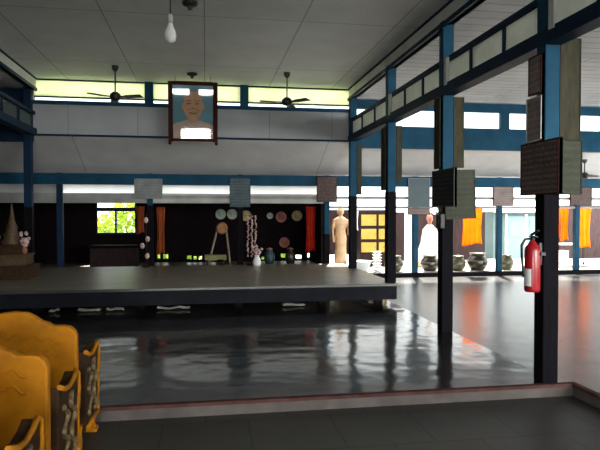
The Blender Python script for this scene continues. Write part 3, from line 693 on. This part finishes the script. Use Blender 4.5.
# ------------------------------------------------------------------ things in the dark annex
def disc(x, z, r, m, label):
    o = thing('wall_disc', label, 'disc', (x, 14.45, z), group='round discs on the annex wall')
    b = B(); prof = [(.0005, -.04), (r * .25, -.055), (r * .32, -.03), (r * .9, -.02), (r, -.03), (r, 0), (.0005, 0)]
    n = 24
    rings(b, [[(q * math.cos(2 * PI * i / n), d + .045, q * math.sin(2 * PI * i / n)) for i in range(n)] for q, d in prof]); link('disc_face', b, m, o)
    b = B(); n = 24; rings(b, [[(q * math.cos(2 * PI * i / n), d + .045, q * math.sin(2 * PI * i / n)) for i in range(n)] for q, d in ((r * .97, -.012), (r * 1.05, -.035), (r * 1.07, -.01), (r, 0))], cap=False); link('rim', b, 'wood', o)
for a in ((.38, 1.37, .12, 'disc_pale', 'dull grey disc left of the slate sign'), (.66, 1.37, .12, 'disc_pale', 'grey green disc under the slate sign'), (1.0, 1.33, .125, 'disc_yellow', 'straw coloured disc above the flower stand'),
          (1.60, 1.33, .075, 'disc_pale', 'small pale disc beside the clay red one'), (1.88, 1.30, .125, 'disc_red', 'clay red disc on the annex wall'), (2.28, 1.33, .125, 'disc_yellow', 'tan disc beside the red curtain'),
          (1.96, .66, .12, 'disc_red', 'clay red disc low on the annex wall')): disc(*a)
o = thing('drum_stand', 'wooden trestle with an orange drum left of the flower stand', 'drum', (.36, 13.2, .20))
for x0, x1 in ((-.30, -.08), (.20, .10)):
    for y in (-.14, .14):
        b = B(); tube(b, [(x0, y, 0), (x1, y * .6, .88)], .022, 8); link('leg', b, 'wood', o)
b = B(); rings(b, [[(.01 + q * math.cos(2 * PI * i / 20), yy, .86 + q * math.sin(2 * PI * i / 20)) for i in range(20)] for q, yy in ((.105, -.2), (.12, -.19), (.135, 0), (.12, .19), (.105, .2))]); d = link('drum_body', b, 'disc_orange', o)
b = B(); rings(b, [[(.01 + q * math.cos(2 * PI * i / 20), yy, .86 + q * math.sin(2 * PI * i / 20)) for i in range(20)] for q, yy in ((.11, -.212), (.11, -.2))]); link('drum_skin', b, 'disc_orange', d)
o = thing('cloth_table', 'low table under a yellow-green cloth before the trestle', 'table', (.22, 12.75, .20))
b = B(); box(b, -.22, .22, -.16, .16, .26, .29); prism(b, [(-.23, .30), (.23, .30), (.23, .19), (.1, .21), (-.05, .18), (-.23, .20)], 'y', -.17, -.165); link('tablecloth', b, 'table_green', o)
for x in (-.2, .17):
    for y in (-.14, .11):
        b = B(); box(b, x, x + .03, y, y + .03, 0, .26); link('leg', b, 'brown', o)
o = thing('flower_stand', 'tall stand strung with pale pink garlands at the slate sign column', 'stand', (.93, 11.80, .34))
b = B(); tube(b, [(0, 0, 0), (0, 0, 1.06)], .014, 8); lathe(b, [(.0005, 0), (.1, 0), (.09, .02), (.0005, .02)], 16); tube(b, [(-.09, 0, 1.0), (.09, 0, 1.0)], .01, 6); link('pole', b, 'brown', o)
for s in (-1, 0, 1):
    b = B()
    for k in range(22): ball(b, (s * .075 + random.uniform(-.018, .018), -.03 + random.uniform(-.015, .015), .99 - k * .038), random.uniform(.014, .024), 7, 5)
    link('garland', b, 'pink', o)
o = thing('flower_vase', 'white vase of pale flowers on the stage edge by the flower stand', 'vase', (1.02, 11.62, .34))
b = B(); lathe(b, [(.0005, 0), (.05, 0), (.065, .05), (.05, .12), (.03, .16), (.04, .18), (.0005, .17)], 18); link('vase_body', b, 'white_gloss', o)
b = B()
for k in range(20):
    a = random.uniform(0, 2 * PI); q = random.uniform(0, .09); ball(b, (q * math.cos(a), q * math.sin(a), .20 + random.uniform(0, .13)), .022, 7, 5)
link('blossom', b, 'pink', o)
o.scale = (1.35, 1.35, 1.2)
o = thing('bundle_stand', 'slim pole hung with pale bundles beside the rust cloth', 'stand', (-1.14, 11.75, .34))
b = B(); tube(b, [(0, 0, 0), (0, 0, 1.05)], .012, 8); lathe(b, [(.0005, 0), (.08, 0), (.07, .02), (.0005, .02)], 14); link('pole', b, 'brown', o)
for z, x in ((.92, .0), (.55, .03), (.42, -.07), (.22, .02)):
    b = B(); ball(b, (x, -.03, z), .045, 10, 7, s=(1, .8, 1.3)); link('bundle', b, 'pink', o)
o = thing('storage_chest', 'dark chest standing below the garden window', 'chest', (-2.0, 13.6, .20))
b = B(); box(b, -.5, .5, -.25, .25, 0, .42); link('chest_body', b, 'brown', o, bevel=.01)
b = B(); prism(b, [(-.27, .42), (.27, .42), (.25, .48), (-.25, .48)], 'x', -.52, .52); link('lid', b, 'back_dark', o, bevel=.006)
for i, (x, l) in enumerate(((1.5, 'dim teal jar low in the annex left of the red curtain'), (2.0, 'dim jar low in the annex just left of the red curtain'))):
    o = thing('storage_jar', l, 'jar', (x, 13.7, .20), group='jars in the annex')
    b = B(); lathe(b, [(.0005, 0), (.09, 0), (.13, .12), (.12, .24), (.07, .31), (.08, .34), (.0005, .33)], 20); link('jar_body', b, 'sign_teal' if i == 0 else 'pot', o)
    b = B(); lathe(b, [(.0005, .34), (.085, .34), (.08, .36), (.02, .38), (.0005, .40)], 16); link('lid', b, 'disc_red', o)

# ------------------------------------------------------------------ light
w = bpy.data.worlds.new('sky'); SC.world = w; w.use_nodes = True
bg = w.node_tree.nodes['Background']; bg.inputs['Color'].default_value = (.95, 1.0, .98, 1); 
nt = w.node_tree
tc = nt.nodes.new('ShaderNodeTexCoord'); sp = nt.nodes.new('ShaderNodeSeparateXYZ'); mr = nt.nodes.new('ShaderNodeMapRange')
mr.inputs['From Min'].default_value = -.6; mr.inputs['From Max'].default_value = .5      # sky brighter behind the viewer, a gradient added to light the hall
mr.inputs['To Min'].default_value = 9.0; mr.inputs['To Max'].default_value = 2.3
nt.links.new(tc.outputs['Generated'], sp.inputs[0]); nt.links.new(sp.outputs['Y'], mr.inputs['Value']); 
a = nt.nodes.new('ShaderNodeMapRange'); a.interpolation_type = 'SMOOTHSTEP'; a.inputs['From Min'].default_value = -.6; a.inputs['From Max'].default_value = -.95
c = nt.nodes.new('ShaderNodeMapRange'); c.interpolation_type = 'SMOOTHSTEP'; c.inputs['From Min'].default_value = .55; c.inputs['From Max'].default_value = .25
m1 = nt.nodes.new('ShaderNodeMath'); m1.operation = 'MULTIPLY'; m2 = nt.nodes.new('ShaderNodeMath'); m2.operation = 'MULTIPLY_ADD'; m2.inputs[1].default_value = 27  # added low glow behind the viewer, shining in through the rear openings
nt.links.new(sp.outputs['Y'], a.inputs['Value']); nt.links.new(sp.outputs['Z'], c.inputs['Value'])
nt.links.new(a.outputs[0], m1.inputs[0]); nt.links.new(c.outputs[0], m1.inputs[1]); nt.links.new(m1.outputs[0], m2.inputs[0]); nt.links.new(mr.outputs[0], m2.inputs[2])
nt.links.new(m2.outputs[0], bg.inputs['Strength'])

def portal(loc, rot, sx, sy):
    l = bpy.data.lights.new('daylight_opening', 'AREA'); l.shape = 'RECTANGLE'; l.size = sx; l.size_y = sy
    o = bpy.data.objects.new('daylight_opening', l); COL.objects.link(o); o.location = loc; o.rotation_euler = rot
    l.cycles.is_portal = True
def back(x0, x1, z0, z1, y): portal(((x0 + x1) / 2, y, (z0 + z1) / 2), (-PI / 2, 0, 0), x1 - x0, z1 - z0)   # shines towards -Y
def front(x0, x1, z0, z1, y): portal(((x0 + x1) / 2, y, (z0 + z1) / 2), (PI / 2, 0, 0), x1 - x0, z1 - z0)  # shines towards +Y
back(XL, XR, 3.39, CZ, YE + .15); back(XR, 9.7, 3.09, 3.4, YE + .15); back(2.62, AR, .1, 1.97, YF + .30); back(-4.7, 2.6, 1.56, 1.97, YF + .1)
for q in RW: front(q[0], q[1], q[2], q[3], YB - .15)
portal((AR + .15, 3.5, 1.7), (0, PI / 2, 0), 1.6, 12)

sl = bpy.data.lights.new('sun', 'SUN'); sl.energy = 22; sl.angle = math.radians(2); sl.color = (1, .96, .88)
so = bpy.data.objects.new('sun', sl); COL.objects.link(so)
so.rotation_euler = Vector((.25, .9, 1.2)).to_track_quat('Z', 'Y').to_euler()
# ------------------------------------------------------------------ camera
cd = bpy.data.cameras.new('camera'); cam = bpy.data.objects.new('camera', cd); COL.objects.link(cam)
cd.sensor_fit = 'HORIZONTAL'; cd.sensor_width = 36; cd.lens = 583 / 600 * 36
cam.location = (0, 0, 1.4); cam.rotation_euler = (math.radians(90 - 1.18), 0, math.radians(-9.25))
SC.camera = cam
SC.view_settings.view_transform = 'Standard'; SC.view_settings.look = 'None'
SC.view_settings.gamma = 1; SC.view_settings.use_curve_mapping = False
SC.view_settings.exposure = 0.2
SC.cycles.use_denoising = True
SC.cycles.max_bounces = 10; SC.cycles.diffuse_bounces = 5
